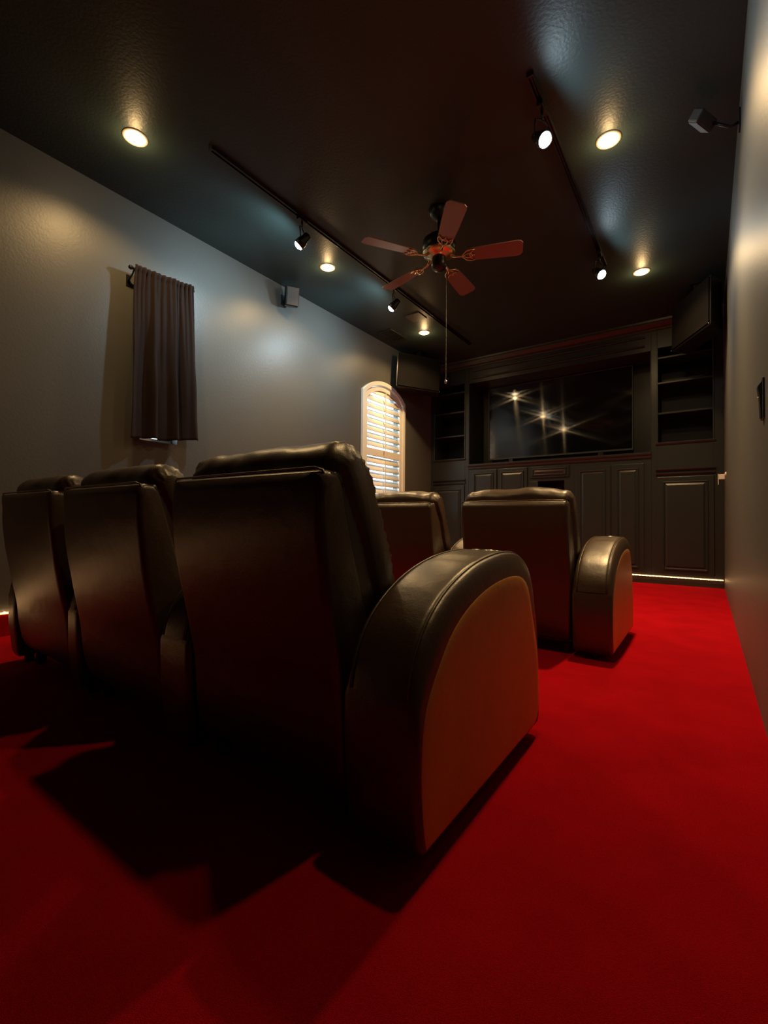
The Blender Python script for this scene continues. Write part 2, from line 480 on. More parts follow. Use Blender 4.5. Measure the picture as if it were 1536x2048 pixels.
# television
tv = thing('television', 'large black flat screen television in the cabinet niche', 'television', (-1.683, 6.40, 1.60))
tx0, tx1, tz0, tz1 = -0.95, 0.95, 0.0, 1.065
obj('casing', boxes((tx0, tx1, 0.006, 0.06, tz0, tz1), (-.6, .6, .06, .115, .25, .8)), M['dark'], tv, bevel=0.006)
bw = 0.010
obj('bezel', boxes((tx0, tx1, -.002, .006, tz0, tz0 + .022), (tx0, tx1, -.002, .006, tz1 - bw, tz1), (tx0, tx0 + bw, -.002, .006, tz0 + .022, tz1 - bw), (tx1 - bw, tx1, -.002, .006, tz0 + .022, tz1 - bw)), M['greyplastic'], tv, bevel=0.001)
bm = bmesh.new()
uvl = bm.loops.layers.uv.new('UVMap')
vs = [bm.verts.new(c) for c in ((tx0 + bw, 0.002, tz0 + .022), (tx1 - bw, 0.002, tz0 + .022), (tx1 - bw, 0.002, tz1 - bw), (tx0 + bw, 0.002, tz1 - bw))]
bk = [bm.verts.new((v.co.x, 0.0055, v.co.z)) for v in vs]
bm.faces.new(vs); bm.faces.new(bk[::-1])
for k in range(4): bm.faces.new((vs[k], vs[(k + 1) % 4], bk[(k + 1) % 4], bk[k]))
for f in bm.faces:
    for l in f.loops: l[uvl].uv = (l.vert.co.x, l.vert.co.z)
obj('screen', bm, M['tvglass'], tv)
for q in (-.62, .56): obj('stand_foot', boxes((q, q + .06, -.06, .10, -.092, .0)), M['dark'], tv, bevel=0.004)

# ------------------------------------------------------------------ LED tape lights
def led(label, a, b_, nrm, group):
    a, b_ = Vector(a), Vector(b_)
    d = (b_ - a).normalized(); L = (b_ - a).length
    t = thing('led_strip', label, 'strip light', a, 0, group)
    w, u = 0.006, Vector(nrm)
    bm = bmesh.new()
    tube(bm, [(0, 0, 0), b_ - a], w, 6)
    obj('tape', bm, M['ledtape'], t)
    bm = bmesh.new()
    n = int(L / 0.034)
    for k in range(n):
        c = d * (0.02 + k * 0.034) + u * 0.0065
        s = 0.0036
        box(bm, c.x - s, c.x + s, c.y - s, c.y + s, c.z - s, c.z + s)
    o = obj('diodes', bm, M['leddot'], t)
    o['kind'] = 'stuff'
led('warm glowing light tape along the foot of the black cabinets', (XL + .03, YF - .012, 0.090), (XR - .01, YF - .012, 0.090), (0, -1, 0), None)
led('orange glowing light tape on the baseboard of the left wall', (XL + .010, YB + .02, 0.135), (XL + .010, YF - .04, 0.135), (0.7, 0, .7), None)

# ------------------------------------------------------------------ recessed downlights
def downlight(x, y, label, power):
    t = thing('recessed_downlight', label, 'ceiling light', (x, y, H), 0, 'recessed warm ceiling lights')
    bm = bmesh.new()
    lathe(bm, [(0.053, 0.0), (0.055, -0.006), (0.063, -0.007), (0.070, -0.004), (0.072, 0.0)], 40, cap=False)
    obj('trim_ring', bm, M['trim'], t, smooth=True)
    bm = bmesh.new()
    lathe(bm, [(0.053, -0.001), (0.047, -0.012), (0.030, -0.019), (0.0, -0.022)], 32, cap=False)
    obj('lens', bm, M['lenswarm'], t, smooth=True)
    lamp('downlight_beam', 'SPOT', (0, 0, -0.03), (0, 0, -1), power, WARM, t, size=math.radians(106), blend=1.0, radius=0.045)
    lamp('downlight_flood', 'SPOT', (0, 0, -0.03), (0, 0, -1), P_WIDE * (1.15 if (x > -1 and y < 2) else 0.8 if x > -1 else 1.15), WARM, t, size=math.radians(150), blend=0.45, radius=0.045)
    lamp('downlight_spill', 'POINT', (0, 0, -0.080), (0, 0, -1), 2.2, WARM, t, radius=0.02)
    return t
for x, y, lb, pw in ((-2.80, 1.33, 'warm recessed ceiling light above the curtained window, nearest the camera on the left', P_DOWN * 0.06),
                     (-2.80, 3.04, 'warm recessed ceiling light between the two left track spotlights', P_DOWN),
                     (-2.80, 4.78, 'warm recessed ceiling light above the arched shutter window', P_DOWN),
                     (-0.47, 1.33, 'warm recessed ceiling light above the nearest recliner, out of the top of the view', P_DOWN * 0.03),
                     (-0.467, 2.97, 'warm recessed ceiling light right of the fan, the larger looking of the right pair', P_DOWN * 2.2),
                     (-0.47, 4.73, 'warm recessed ceiling light at the right, in front of the bookcase', P_DOWN * 1.4)):
    downlight(x, y, lb, pw)

# ------------------------------------------------------------------ track lights
def track(label, x, y0, y1):
    t = thing('light_track', label, 'track', (x, (y0 + y1) / 2, H))
    h = (y1 - y0) / 2
    bm = boxes((-.017, .017, -h, h, -.006, 0), (-.017, -.011, -h, h, -.020, -.006), (.011, .017, -h, h, -.020, -.006), (-.004, .004, -h, h, -.014, -.006))
    obj('rail', bm, M['trackblack'], t, bevel=0.001)
    obj('end_cap', boxes((-.018, .018, -h - .012, -h, -.021, 0)), M['trackblack'], t)
    obj('end_cap', boxes((-.018, .018, h, h + .012, -.021, 0)), M['trackblack'], t)
    return t
track('long black ceiling track running between the fan and the left wall', -2.485, 1.64, 5.40)
track('black ceiling track beside the right recessed lights', -0.725, 2.3, 4.4)

def track_head(x, y, d, beam, label, power):
    t = thing('track_spotlight', label, 'spotlight', (x, y, H - .021), 0, 'cool track spotlights')
    obj('adapter', boxes((-.016, .016, -.045, .045, -.022, 0)), M['trackblack'], t, bevel=0.003)
    c = Vector((0, 0, -0.178)); dn = Vector(d).normalized()
    side = dn.cross(Vector((0, 0, 1))).normalized()
    bm = bmesh.new()
    tube(bm, [(0, 0, -.02), (0, 0, -.07)], 0.007, 8)
    for s in (-1, 1):
        tube(bm, [Vector((0, 0, -.07)), side * s * .046 + Vector((0, 0, -.085)), side * s * .046 + c - dn * .01], 0.0045, 6)
    obj('yoke', bm, M['trackblack'], t, smooth=True)
    mx = aim(c, dn)
    bm = bmesh.new()
    lathe(bm, [(0.012, .075), (0.026, .068), (0.030, .03), (0.040, .0), (0.042, -.035), (0.038, -.036), (0.034, -.02)], 28, mtx=mx)
    obj('lamp_housing', bm, M['dark'], t, smooth=True)
    bm = bmesh.new()
    lathe(bm, [(0.037, -.030), (0.030, -.046), (0.016, -.054), (0.0, -.056)], 24, mtx=mx, cap=False)
    obj('bulb', bm, M['lenscool'], t, smooth=True)
    lamp('spot_beam', 'SPOT', c + dn * .065, beam, power, COOL, t, size=math.radians(116), blend=1.0, radius=0.035)
    lamp('spot_spill', 'SPOT', c + dn * .07, (beam[0], -.10, -.02), power * 0.24, COOL, t, size=math.radians(174), blend=0.5, radius=0.02)
    return t
track_head(-2.485, 2.41, (-.62, -.30, -.66), (-.85, -.14, -.36), 'cool white track spotlight on the left track, the one nearest the camera', P_HEAD)
track_head(-2.485, 3.65, (-.60, -.22, -.66), (-.85, -.10, -.30), 'cool white track spotlight on the left track beyond the fan blade', P_HEAD)
track_head(-0.725, 2.50, (.52, -.30, -.60), (.85, -.05, -.50), 'cool white track spotlight on the right, nearest the camera', P_HEAD * 0.5)
track_head(-0.725, 4.15, (.52, -.30, -.60), (.85, -.05, -.50), 'cool white track spotlight on the right, further back towards the bookcase', P_HEAD * 0.5)

# ------------------------------------------------------------------ ceiling fan
FX, FY, FZ, FR, FP = -1.600, 2.940, 2.638, 0.594, 4.142
fan = thing('ceiling_fan', 'five bladed ceiling fan with brown blades and brass blade irons', 'fan', (FX, FY, H))
dz = FZ - H
bm = bmesh.new(); lathe(bm, [(0.0, 0), (0.075, 0), (0.078, -.015), (0.062, -.05), (0.028, -.075), (0.014, -.08), (0, -.08)], 32, cap=False)
obj('canopy', bm, M['dark'], fan, smooth=True)
bm = bmesh.new(); tube(bm, [(0, 0, -.07), (0, 0, -.20)], 0.012, 12)
obj('downrod', bm, M['dark'], fan, smooth=True)
bm = bmesh.new(); lathe(bm, [(0, -.185), (0.03, -.19), (0.085, -.205), (0.118, -.235), (0.124, -.27), (0.118, -.305), (0.108, -.315)], 40, cap=False)
obj('motor_housing', bm, M['dark'], fan, smooth=True)
bm = bmesh.new(); lathe(bm, [(0.110, -.313), (0.120, -.318), (0.118, -.330), (0.100, -.342), (0.072, -.352), (0.070, -.358), (0, -.358)], 40, cap=False)
obj('brass_band', bm, M['brass'], fan, smooth=True)
bm = bmesh.new(); lathe(bm, [(0, -.35), (0.050, -.358), (0.056, -.372), (0.056, -.42), (0.048, -.440), (0.022, -.452), (0, -.455)], 32, cap=False)
obj('switch_housing', bm, M['dark'], fan, smooth=True)
for k in range(5):
    a = FP + k * 2 * PI / 5
    Rz = Matrix.Rotation(a, 4, 'Z')
    tilt = Matrix.Rotation(math.radians(-13), 4, 'X')
    TM = Matrix.Translation((0, 0, dz)) @ Rz @ tilt
    # blade outline along +x
    half = [(0.205, 0.045), (0.24, 0.056), (0.40, 0.064), (0.555, 0.069), (0.578, 0.064), (0.594, 0.045)]
    pts = half + [(x, -y) for x, y in half[::-1]]
    bm = bmesh.new(); prism(bm, pts, -0.003, 0.004)
    for v in bm.verts: v.co = TM @ v.co
    bl = obj('blade', bm, M['blade'], fan, bevel=0.0015)
    # ornate iron: arm plus looped scrolls under the blade root
    bm = bmesh.new()
    tube(bm, [(0.085, 0, .015), (0.12, 0, -.004), (0.165, 0, -.009), (0.185, 0, -.008)], [0.010, 0.008, 0.007, 0.006], 8)
    for s in (-1, 1):
        tube(bm, [(0.165, 0, -.009), (0.185, s * .022, -.009), (0.205, s * .045, -.009), (0.235, s * .052, -.008), (0.262, s * .046, -.008)], 0.0042, 6)
        tube(bm, [(0.18, 0, -.009), (0.205, s * .018, -.010), (0.228, s * .020, -.010), (0.245, s * .006, -.009), (0.235, 0, -.009)], 0.0035, 6)
    tube(bm, [(0.235, 0, -.008), (0.262, 0, -.008)], 0.004, 6)
    tube(bm, [(0.255, -.047, -.008), (0.232, -.02, -.009), (0.225, 0, -.009), (0.232, .02, -.009), (0.255, .047, -.008)], 0.0036, 6)
    for v in bm.verts: v.co = TM @ v.co
    obj('blade_iron', bm, M['brass'], fan, smooth=True)
bm = bmesh.new(); tube(bm, [(0.052, 0.01, -.41), (0.058, 0.008, -.46), (0.060, 0.006, -1.27)], 0.0010, 6)
pc = obj('pull_chain', bm, M['chain'], fan)
bm = bmesh.new(); lathe(bm, [(0, .0), (.004, -.004), (.009, -.018), (.008, -.03), (0, -.036)], 12, mtx=Matrix.Translation((0.060, 0.006, -1.268)), cap=False)
obj('chain_pendant', bm, M['chrome'], pc, smooth=True)

# ------------------------------------------------------------------ ceiling vents
v = thing('ceiling_vent', 'dark louvered air vent in the ceiling corner by the left wall', 'vent', (-3.17, 4.63, H))
obj('vent_frame', boxes((-.10, .10, -.18, -.155, -.010, 0), (-.10, .10, .155, .18, -.010, 0), (-.10, -.075, -.155, .155, -.010, 0), (.075, .10, -.155, .155, -.010, 0)), M['vent'], v, bevel=0.002)
bm = bmesh.new()
for k in range(9):
    y = -.14 + k * .035
    box(bm, -.075, .075, y - .013, y + .013, -.0075, -.0055, mtx=None)
obj('louvers', bm, M['vent'], v)
tag(obj('ceiling_access_panel', boxes((-2.755, -2.575, 4.27, 4.455, H - .006, H - .0001)), M['panel'], bevel=0.002), 'small square grey panel in the ceiling beside the left track', 'panel')

# ------------------------------------------------------------------ corner loudspeakers beside the cabinets
def corner_speaker(sx, label):
    cx = -1.615
    def X(x): return x if sx < 0 else 2 * cx - x
    base = [(-3.275, 4.87), (-2.955, 5.47), (-3.10, 5.66), (-3.365, 5.10)]
    base = [(X(a), b_) for a, b_ in base]
    ctr = (sum(p[0] for p in base) / 4, sum(p[1] for p in base) / 4)
    t = thing('corner_loudspeaker', label, 'loudspeaker', (ctr[0], ctr[1], 2.44), 0, 'large loudspeakers hung in the front corners')
    loc = [(a - ctr[0], b_ - ctr[1]) for a, b_ in base]
    bm = bmesh.new(); vs = prism(bm, loc, 0.0, 0.47)
    for q in vs[4:]: q.co.y += 0.045; q.co.x += -0.004 * (1 if sx < 0 else -1)
    obj('cabinet_box', bm, M['dark'], t, bevel=0.012, seg=3)
    # cloth grille on the face towards the seats
    A, B = Vector((*loc[0], 0)), Vector((*loc[1], 0))
    d = (B - A).normalized(); n = Vector((d.y, -d.x, 0))
    if n.dot(Vector((1 if sx < 0 else -1, -1, 0))) < 0: n = -n
    bm = bmesh.new()
    P0, P1 = A + d * .02, B - d * .02
    sh_ = Vector((-0.004 * (1 if sx < 0 else -1), 0.045, 0)) / 0.47
    c8 = []
    for off in (0.002, 0.012):
        for P, zz in ((P0, .02), (P1, .02), (P1, .45), (P0, .45)):
            c8.append(bm.verts.new(P + n * off + Vector((0, 0, zz)) + sh_ * zz))
    bm.faces.new(c8[:4]); bm.faces.new(c8[4:])
    for k in range(4): bm.faces.new((c8[k], c8[(k + 1) % 4], c8[4 + (k + 1) % 4], c8[4 + k]))
    obj('grille', bm, M['grille'], t, bevel=0.004)
    bm = boxes((-.03, .03, -.04, .04, .46, .552), (-.06, .06, -.07, .07, .552, .559))
    for q in bm.verts: q.co.y += .03
    obj('hanging_bracket', bm, M['trackblack'], t)
    for P in (A, B):
        bm = bmesh.new()
        lathe(bm, [(0, .004), (.006, .002), (.007, 0)], 10, mtx=Matrix.Translation(P + n * .014 + d * (.012 if P == A else -.012) + Vector((0, 0, .012))) @ n.to_track_quat('Z', 'Y').to_matrix().to_4x4(), cap=False)
        obj('screw', bm, M['chrome'], t, smooth=True)
corner_speaker(-1, 'large black loudspeaker hung in the ceiling corner above the arched window')
corner_speaker(1, 'large black loudspeaker hung in the ceiling corner above the right bookcase')

# small satellites up on the side walls
def satellite(sx, label):
    x0 = XL if sx < 0 else XR
    s = 1 if sx < 0 else -1            # direction into the room
    t = thing('satellite_speaker', label, 'loudspeaker', (x0, 3.05, 2.86), 0, 'small surround speakers on the side walls')
    obj('wall_plate', boxes((min(0, s * .008), max(0, s * .008), -.03, .03, -.05, .05)), M['dark'], t, bevel=0.002)
    bm = bmesh.new(); tube(bm, [(s * .006, 0, -.01), (s * .04, 0, -.02), (s * .06, 0, -.005)] + ([(-.12, -.03, .02)] if s < 0 else []), 0.008, 8)
    obj('bracket_arm', bm, M['dark'], t, smooth=True)
    R = Matrix.Translation((s * .115, 0, .005)) @ Matrix.Rotation(s * -0.55, 4, 'Z') @ Matrix.Rotation(s * 0.32, 4, 'Y')
    if s < 0: R = Matrix.Translation((-.165, -.06, .035)) @ Matrix.Rotation(-0.45, 4, 'Z') @ Matrix.Rotation(-0.9, 4, 'Y') @ Matrix.Diagonal((.55, 1.2, .34, 1))
    bm = boxes((-.055, .055, -.062, .062, -.09, .09), mtx=R)
    obj('speaker_body', bm, M['greyplastic'] if s < 0 else M['dark'], t, bevel=0.008, seg=3)
    g = (.0555, .061) if s > 0 else (-.061, -.0555)
    bm = boxes((g[0], g[1], -.052, .052, -.08, .08), mtx=R)
    obj('grille', bm, M['greyplastic'], t, bevel=0.003)
satellite(-1, 'small grey speaker on a bracket high on the left wall')
satellite(1, 'small grey speaker on a bracket high on the right wall')

# ------------------------------------------------------------------ curtain and rod
ct = thing('curtain_rod', 'thin black curtain rod with finials on the left wall', 'rod', (XL, 1.80, 2.485))
bm = bmesh.new(); tube(bm, [(.088, -.236, -.012), (.088, .222, .018)], 0.008, 10)
obj('rod', bm, M['trackblack'], ct, smooth=True)
for y, z in ((-.245, -.012), (.226, .018)):
    bm = bmesh.new(); lathe(bm, [(0, .018), (.012, .012), (.016, 0), (.012, -.012), (0, -.018)], 12, mtx=Matrix.Translation((.088, y, z)) @ Matrix.Rotation(PI / 2, 4, 'X'), cap=False)
    obj('finial', bm, M['trackblack'], ct, smooth=True)
for y, z in ((-.222, -.011), (.205, .017)):
    bm = bmesh.new(); tube(bm, [(0.002, y, z - .06), (.03, y, z - .055), (.07, y, z - .03), (.088, y, z - .008)], 0.006, 6)
    box(bm, 0, .006, y - .014, y + .014, z - .10, z - .02)
    obj('bracket', bm, M['trackblack'], ct)

bm = bmesh.new()
NU, NV = 150, 70
rnd = random.Random(3)
folds = [(rnd.uniform(0.0, 1.0), rnd.uniform(.5, 1.3)) for _ in range(9)]
grid = []
for j in range(NV + 1):
    v_ = j / NV                       # 0 top, 1 bottom
    row = []
    for i in range(NU + 1):
        u = i / NU
        w0, w1 = 1.575, 2.022         # top ends
        b0, b1 = 1.560, 2.085
        e = v_ ** 0.8
        y = (w0 + (w1 - w0) * u) * (1 - e) + (b0 + (b1 - b0) * u) * e
        zt = 2.497 + 0.033 * (y - 1.575) / 0.45
        zb = 1.262 + 0.055 * u + 0.006 * math.sin(u * 9)
        if v_ < 0.0: pass
        z = zt + (zb - zt) * v_
        # narrow gathers at the top easing into broad folds
        fine = math.sin(u * 2 * PI * 13 + 1.5 * math.sin(u * 7)) * 0.008 * max(0, 1 - v_ * 1.6)
        broad = (math.sin(u * 2 * PI * 3.4 + 0.6 + 0.5 * math.sin(3 * v_)) * 0.030 + math.sin(u * 2 * PI * 6.1 + 2.0) * 0.013) * min(1, 0.15 + v_ * 1.3)
        nz_ = noise.noise(Vector((u * 6, v_ * 5, 1.3))) * 0.008
        # rod pocket bulge
        pk = 0.010 * math.exp(-((v_ - 0.012) / 0.012) ** 2)
        x = XL + 0.088 + fine + broad + nz_ + pk + 0.004 + 0.010 * max(0, 1 - v_ * 8)
        # gather crease half way
        row.append(bm.verts.new((x, y + 0.006 * noise.noise(Vector((u * 20, v_ * 3, 0))), z)))
    grid.append(row)
for j in range(NV):
    for i in range(NU): bm.faces.new((grid[j][i], grid[j][i + 1], grid[j + 1][i + 1], grid[j + 1][i]))
cur = obj('curtain', bm, M['curtain'], None, smooth=True)
md = cur.modifiers.new('thickness', 'SOLIDIFY'); md.thickness = 0.003
tag(cur, 'dark brown pleated curtain hanging on the left wall', 'curtain')

# ------------------------------------------------------------------ things on the right wall
t = thing('wall_switch', 'black switch plate on the right wall at the edge of the view', 'switch', (XR, 1.985, 1.118))
obj('plate', boxes((-.006, 0, -.036, .036, -.066, .068)), M['dark'], t, bevel=0.002)
bm = bmesh.new(); prism(bm, [(-.006, -.060), (-.010, -.062), (-.013, .010), (-.018, .042), (-.006, .060)], -.020, .020, 'y')
obj('rocker', bm, M['dark'], t, bevel=0.001)
bm = bmesh.new(); lathe(bm, [(0, .003), (.003, .001), (.0035, 0)], 10, mtx=Matrix.Translation((-.0145, 0, .008)) @ Matrix.Rotation(-PI / 2, 4, 'Y'), cap=False)
obj('indicator_light', bm, M['white'], t)
t = thing('plug_adapter', 'small white plastic adapter on the right wall beside the bookcase door', 'adapter', (XR, 5.72, 1.16))
obj('body', boxes((-.052, -.002, -.022, .022, -.022, .030)), M['white'], t, bevel=0.003)
obj('front_lip', boxes((-.058, -.052, -.025, .025, -.075, .034)), M['white'], t, bevel=0.002)
bm = bmesh.new(); lathe(bm, [(0, .012), (.012, .011), (.018, .004), (.020, 0)], 20, mtx=Matrix.Translation((XR, 5.40, 1.165)) @ Matrix.Rotation(-PI / 2, 4, 'Y'), cap=False)
tag(obj('wall_bumper', bm, M['white'], smooth=True), 'tiny round white bumper on the right wall next to the adapter', 'bumper')

# ------------------------------------------------------------------ recliners
L_ = M['leather']
def offset_poly(pts, d, wt=None):
    """inward offset of a closed counter-clockwise polygon"""
    n = len(pts); out = []
    for i in range(n):
        p0, p1, p2 = Vector(pts[i - 1]), Vector(pts[i]), Vector(pts[(i + 1) % n])
        e1 = (p1 - p0).normalized(); e2 = (p2 - p1).normalized()
        n1 = Vector((-e1.y, e1.x)); n2 = Vector((-e2.y, e2.x))
        b_ = n1 + n2
        dd = d * (wt(p1) if wt else 1)
        k = dd / max(0.35, b_.dot(n1)) if b_.length > 1e-6 else dd
        out.append(tuple(p1 + b_ * k))
    return out

def resample(pts, n):
    P = [Vector(p) for p in pts]
    L = [0]
    for a, b_ in zip(P, P[1:]): L.append(L[-1] + (b_ - a).length)
    out = []
    for k in range(n + 1):
        s = L[-1] * k / n
        i = max(0, min(len(P) - 2, next((j for j in range(len(L) - 1) if L[j + 1] >= s), len(P) - 2)))
        f = (s - L[i]) / max(1e-9, L[i + 1] - L[i])
        out.append(P[i].lerp(P[i + 1], f))
    return out

def smooth_path(pts, n, it=6):
    q = resample(pts, n)
    for _ in range(it):
        q = [q[0]] + [(q[i - 1] + q[i] * 2 + q[i + 1]) / 4 for i in range(1, len(q) - 1)] + [q[-1]]
    return q

def rounded_slab(bm, prof, x0, x1, rx, ry, seg=6, wt=None):
    """prof: closed ccw outline in (y,z), extruded along x with soft round edges; returns nothing"""
    loops = []
    st = []
    for k in range(seg + 1):
        a = PI / 2 * k / seg
        st.append((x0 + rx * (1 - math.sin(a)), ry * (1 - math.cos(a))))
    # from x0 side: inset largest at face
    L = [(x0 + rx * (1 - math.cos(PI / 2 * k / seg)), ry * (1 - math.sin(PI / 2 * k / seg))) for k in range(seg + 1)]
    R = [(x1 - rx * (1 - math.cos(PI / 2 * k / seg)), ry * (1 - math.sin(PI / 2 * k / seg))) for k in range(seg, -1, -1)]
    for x, d in L + R:
        q = offset_poly(prof, d, wt)
        loops.append([bm.verts.new((x, a, c)) for a, c in q])
    n = len(prof)
    for A, B in zip(loops, loops[1:]):
        for k in range(n): bm.faces.new((A[k], A[(k + 1) % n], B[(k + 1) % n], B[k]))
    bm.faces.new(loops[0]); bm.faces.new(loops[-1])

ARM_TOP = [(0.005, 0.345), (0.012, 0.395), (0.045, 0.458), (0.085, 0.497), (0.135, 0.530), (0.19, 0.556), (0.25, 0.577), (0.33, 0.596), (0.426, 0.608), (0.52, 0.612), (0.60, 0.606), (0.66, 0.590), (0.705, 0.562), (0.735, 0.525), (0.752, 0.480)]
def arm_parts(t, x0, x1, outer, cup=False):
    """x0<x1 in chair coordinates; outer: +1/-1 side carrying the big roll, 0 for both small"""
    top = [tuple(p) for p in smooth_path(ARM_TOP, 34, 3)]
    prof = [(0.03, 0.035), (0.775, 0.035)]
    front = [(0.792, 0.06), (0.795, 0.12), (0.785, 0.26), (0.772, 0.38), (0.762, 0.44)]
    back = [(0.0, 0.33), (0.002, 0.20), (0.018, 0.06)]
    body = prof + front + top[::-1] + back
    # ccw in (y,z): bottom back->front, up the front, over the top to the back
    bm = bmesh.new()
    def wt(p):      # deep roll along the top, tight corners at the back, front and floor
        tt = max(0.0, min(1.0, (p.y - 0.34) / 0.10)) * max(0.0, min(1.0, (0.80 - p.x) / 0.06 + 0.3))
        return 0.30 + 0.70 * tt
    rounded_slab(bm, body, x0, x1, 0.022, 0.055, 7, wt)
    a = obj('armrest', bm, L_, t, smooth=True)
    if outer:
        # added panel on the outer side, orange glow put into its colour
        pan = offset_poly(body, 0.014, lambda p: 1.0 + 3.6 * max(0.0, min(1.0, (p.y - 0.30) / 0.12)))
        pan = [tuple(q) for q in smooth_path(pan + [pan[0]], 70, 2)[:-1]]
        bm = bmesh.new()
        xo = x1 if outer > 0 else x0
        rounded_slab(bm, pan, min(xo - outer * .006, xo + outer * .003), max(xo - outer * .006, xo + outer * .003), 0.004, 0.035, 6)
        sp = obj('side_glow_panel', bm, M['sideglow'], a, smooth=True)
        sp['label'] = 'armrest side with the orange glow put into its colour'
    # leather cap along the top with a stitched edge
    capo = [Vector(p) for p in top]
    nrm = []
    for i in range(len(capo)):
        d = (capo[min(i + 1, len(capo) - 1)] - capo[max(i - 1, 0)]).normalized()
        nrm.append(Vector((-d.y, d.x)))
    bm = bmesh.new()
    xs = [x0 + .024 + (x1 - x0 - .048) * k / 12 for k in range(13)]
    g = []
    for i, p in enumerate(capo):
        row = []
        for k, x in enumerate(xs):
            f = abs(k / 6 - 1)
            lift = 0.0045 - 0.004 * f ** 4
            q = p + nrm[i] * lift
            # cross seam dip
            if abs(i - 17) == 0: q = p + nrm[i] * 0.0005
            row.append(bm.verts.new((x, q.x, q.y)))
        g.append(row)
    for A, B in zip(g, g[1:]):
        for k in range(12): bm.faces.new((A[k], A[k + 1], B[k + 1], B[k]))
    # underside to give the cap a body
    h = []
    for i, p in enumerate(capo):
        q = p - nrm[i] * 0.004
        h.append([bm.verts.new((x, q.x, q.y)) for x in (xs[0], xs[-1])])
    for i in range(len(capo) - 1):
        bm.faces.new((g[i][0], h[i][0], h[i + 1][0], g[i + 1][0])); bm.faces.new((g[i][-1], g[i + 1][-1], h[i + 1][1], h[i][1]))
    cap = obj('armrest_cap', bm, L_, a, smooth=True)
    for xx in (x0 + .024, x1 - .024):
        bm = bmesh.new()
        tube(bm, [(xx, p.x + nrm[i].x * .0015, p.y + nrm[i].y * .0015) for i, p in enumerate(capo)], 0.0028, 6)
        obj('piping', bm, M['piping'], cap, smooth=True)
    if cup:
        i = 25
        p, n_ = capo[i], nrm[i]
        mx = Matrix.Translation(((x0 + x1) / 2, p.x + n_.x * .001, p.y + n_.y * .001)) @ Vector((0, n_.x, n_.y)).to_track_quat('Z', 'Y').to_matrix().to_4x4()
        bm = bmesh.new(); lathe(bm, [(0.036, 0.0), (0.038, .003), (0.042, .004), (0.046, .002), (0.047, -.002)], 32, mtx=mx, cap=False)
        cp_ = obj('cup_holder', bm, M['chrome'], a, smooth=True)
    return a

def cushion(bm, prof, x0, x1, puck=0.012, npk=26, seed=0, arch_z=0.012, nx=44):
    """soft pad: a closed (y,z) outline swept along x, pinched and puckered at its two sewn ends"""
    N = 96
    P = smooth_path(list(prof) + [prof[0]], N, 5)[:-1]
    c = Vector((sum(p.x for p in P) / N, sum(p.y for p in P) / N))
    ar = sum(P[k].x * P[(k + 1) % N].y - P[(k + 1) % N].x * P[k].y for k in range(N))
    sg = 1 if ar > 0 else -1
    nrm = []
    for k in range(N):
        t_ = (P[(k + 1) % N] - P[k - 1]).normalized()
        nrm.append(Vector((t_.y, -t_.x)) * sg)
    rings = []
    for i in range(nx + 1):
        # denser rings near the ends
        s = -math.cos(PI * i / nx)
        x = (x0 + x1) / 2 + (x1 - x0) / 2 * s
        e = abs(s)
        inset = 0.034 * max(0, (e - 0.84) / 0.16) ** 2.2
        ring = []
        for k, p in enumerate(P):
            n_ = nrm[k]
            ir = 0.45 + 0.55 * noise.noise(Vector((k * .16, seed * 1.7, 2.0)))      # some ruffles deep, some flat
            ph = k / N * 2 * PI * npk + seed + 60 * (1 - e) + 2.5 * noise.noise(Vector((k * .11, seed, 0)))
            pk = math.sin(ph) * puck * ir * max(0, (e - 0.78) / 0.22) ** 1.2 * (0.5 if e > .985 else 1)
            crease = -0.010 * max(0, noise.noise(Vector((x * 9 + seed * 2, k * .23, 7.0))) - .25) * max(0, (e - .45) / .55)
            wob = noise.noise(Vector((x * 6 + seed, p.x * 8, p.y * 8))) * 0.012 + noise.noise(Vector((x * 22 + seed, p.x * 20, p.y * 20))) * 0.0035
            q = p + n_ * (pk + wob + crease * 2 - inset)
            q = Vector((q.x, q.y + arch_z * (1 - s * s) * (1 if p.y > c.y else 0.2)))
            ring.append(bm.verts.new((x, q.x, q.y)))
        rings.append(ring)
    for A, B in zip(rings, rings[1:]):
        for k in range(N): bm.faces.new((A[k], A[(k + 1) % N], B[(k + 1) % N], B[k]))
    bm.faces.new(rings[0]); bm.faces.new(rings[-1])

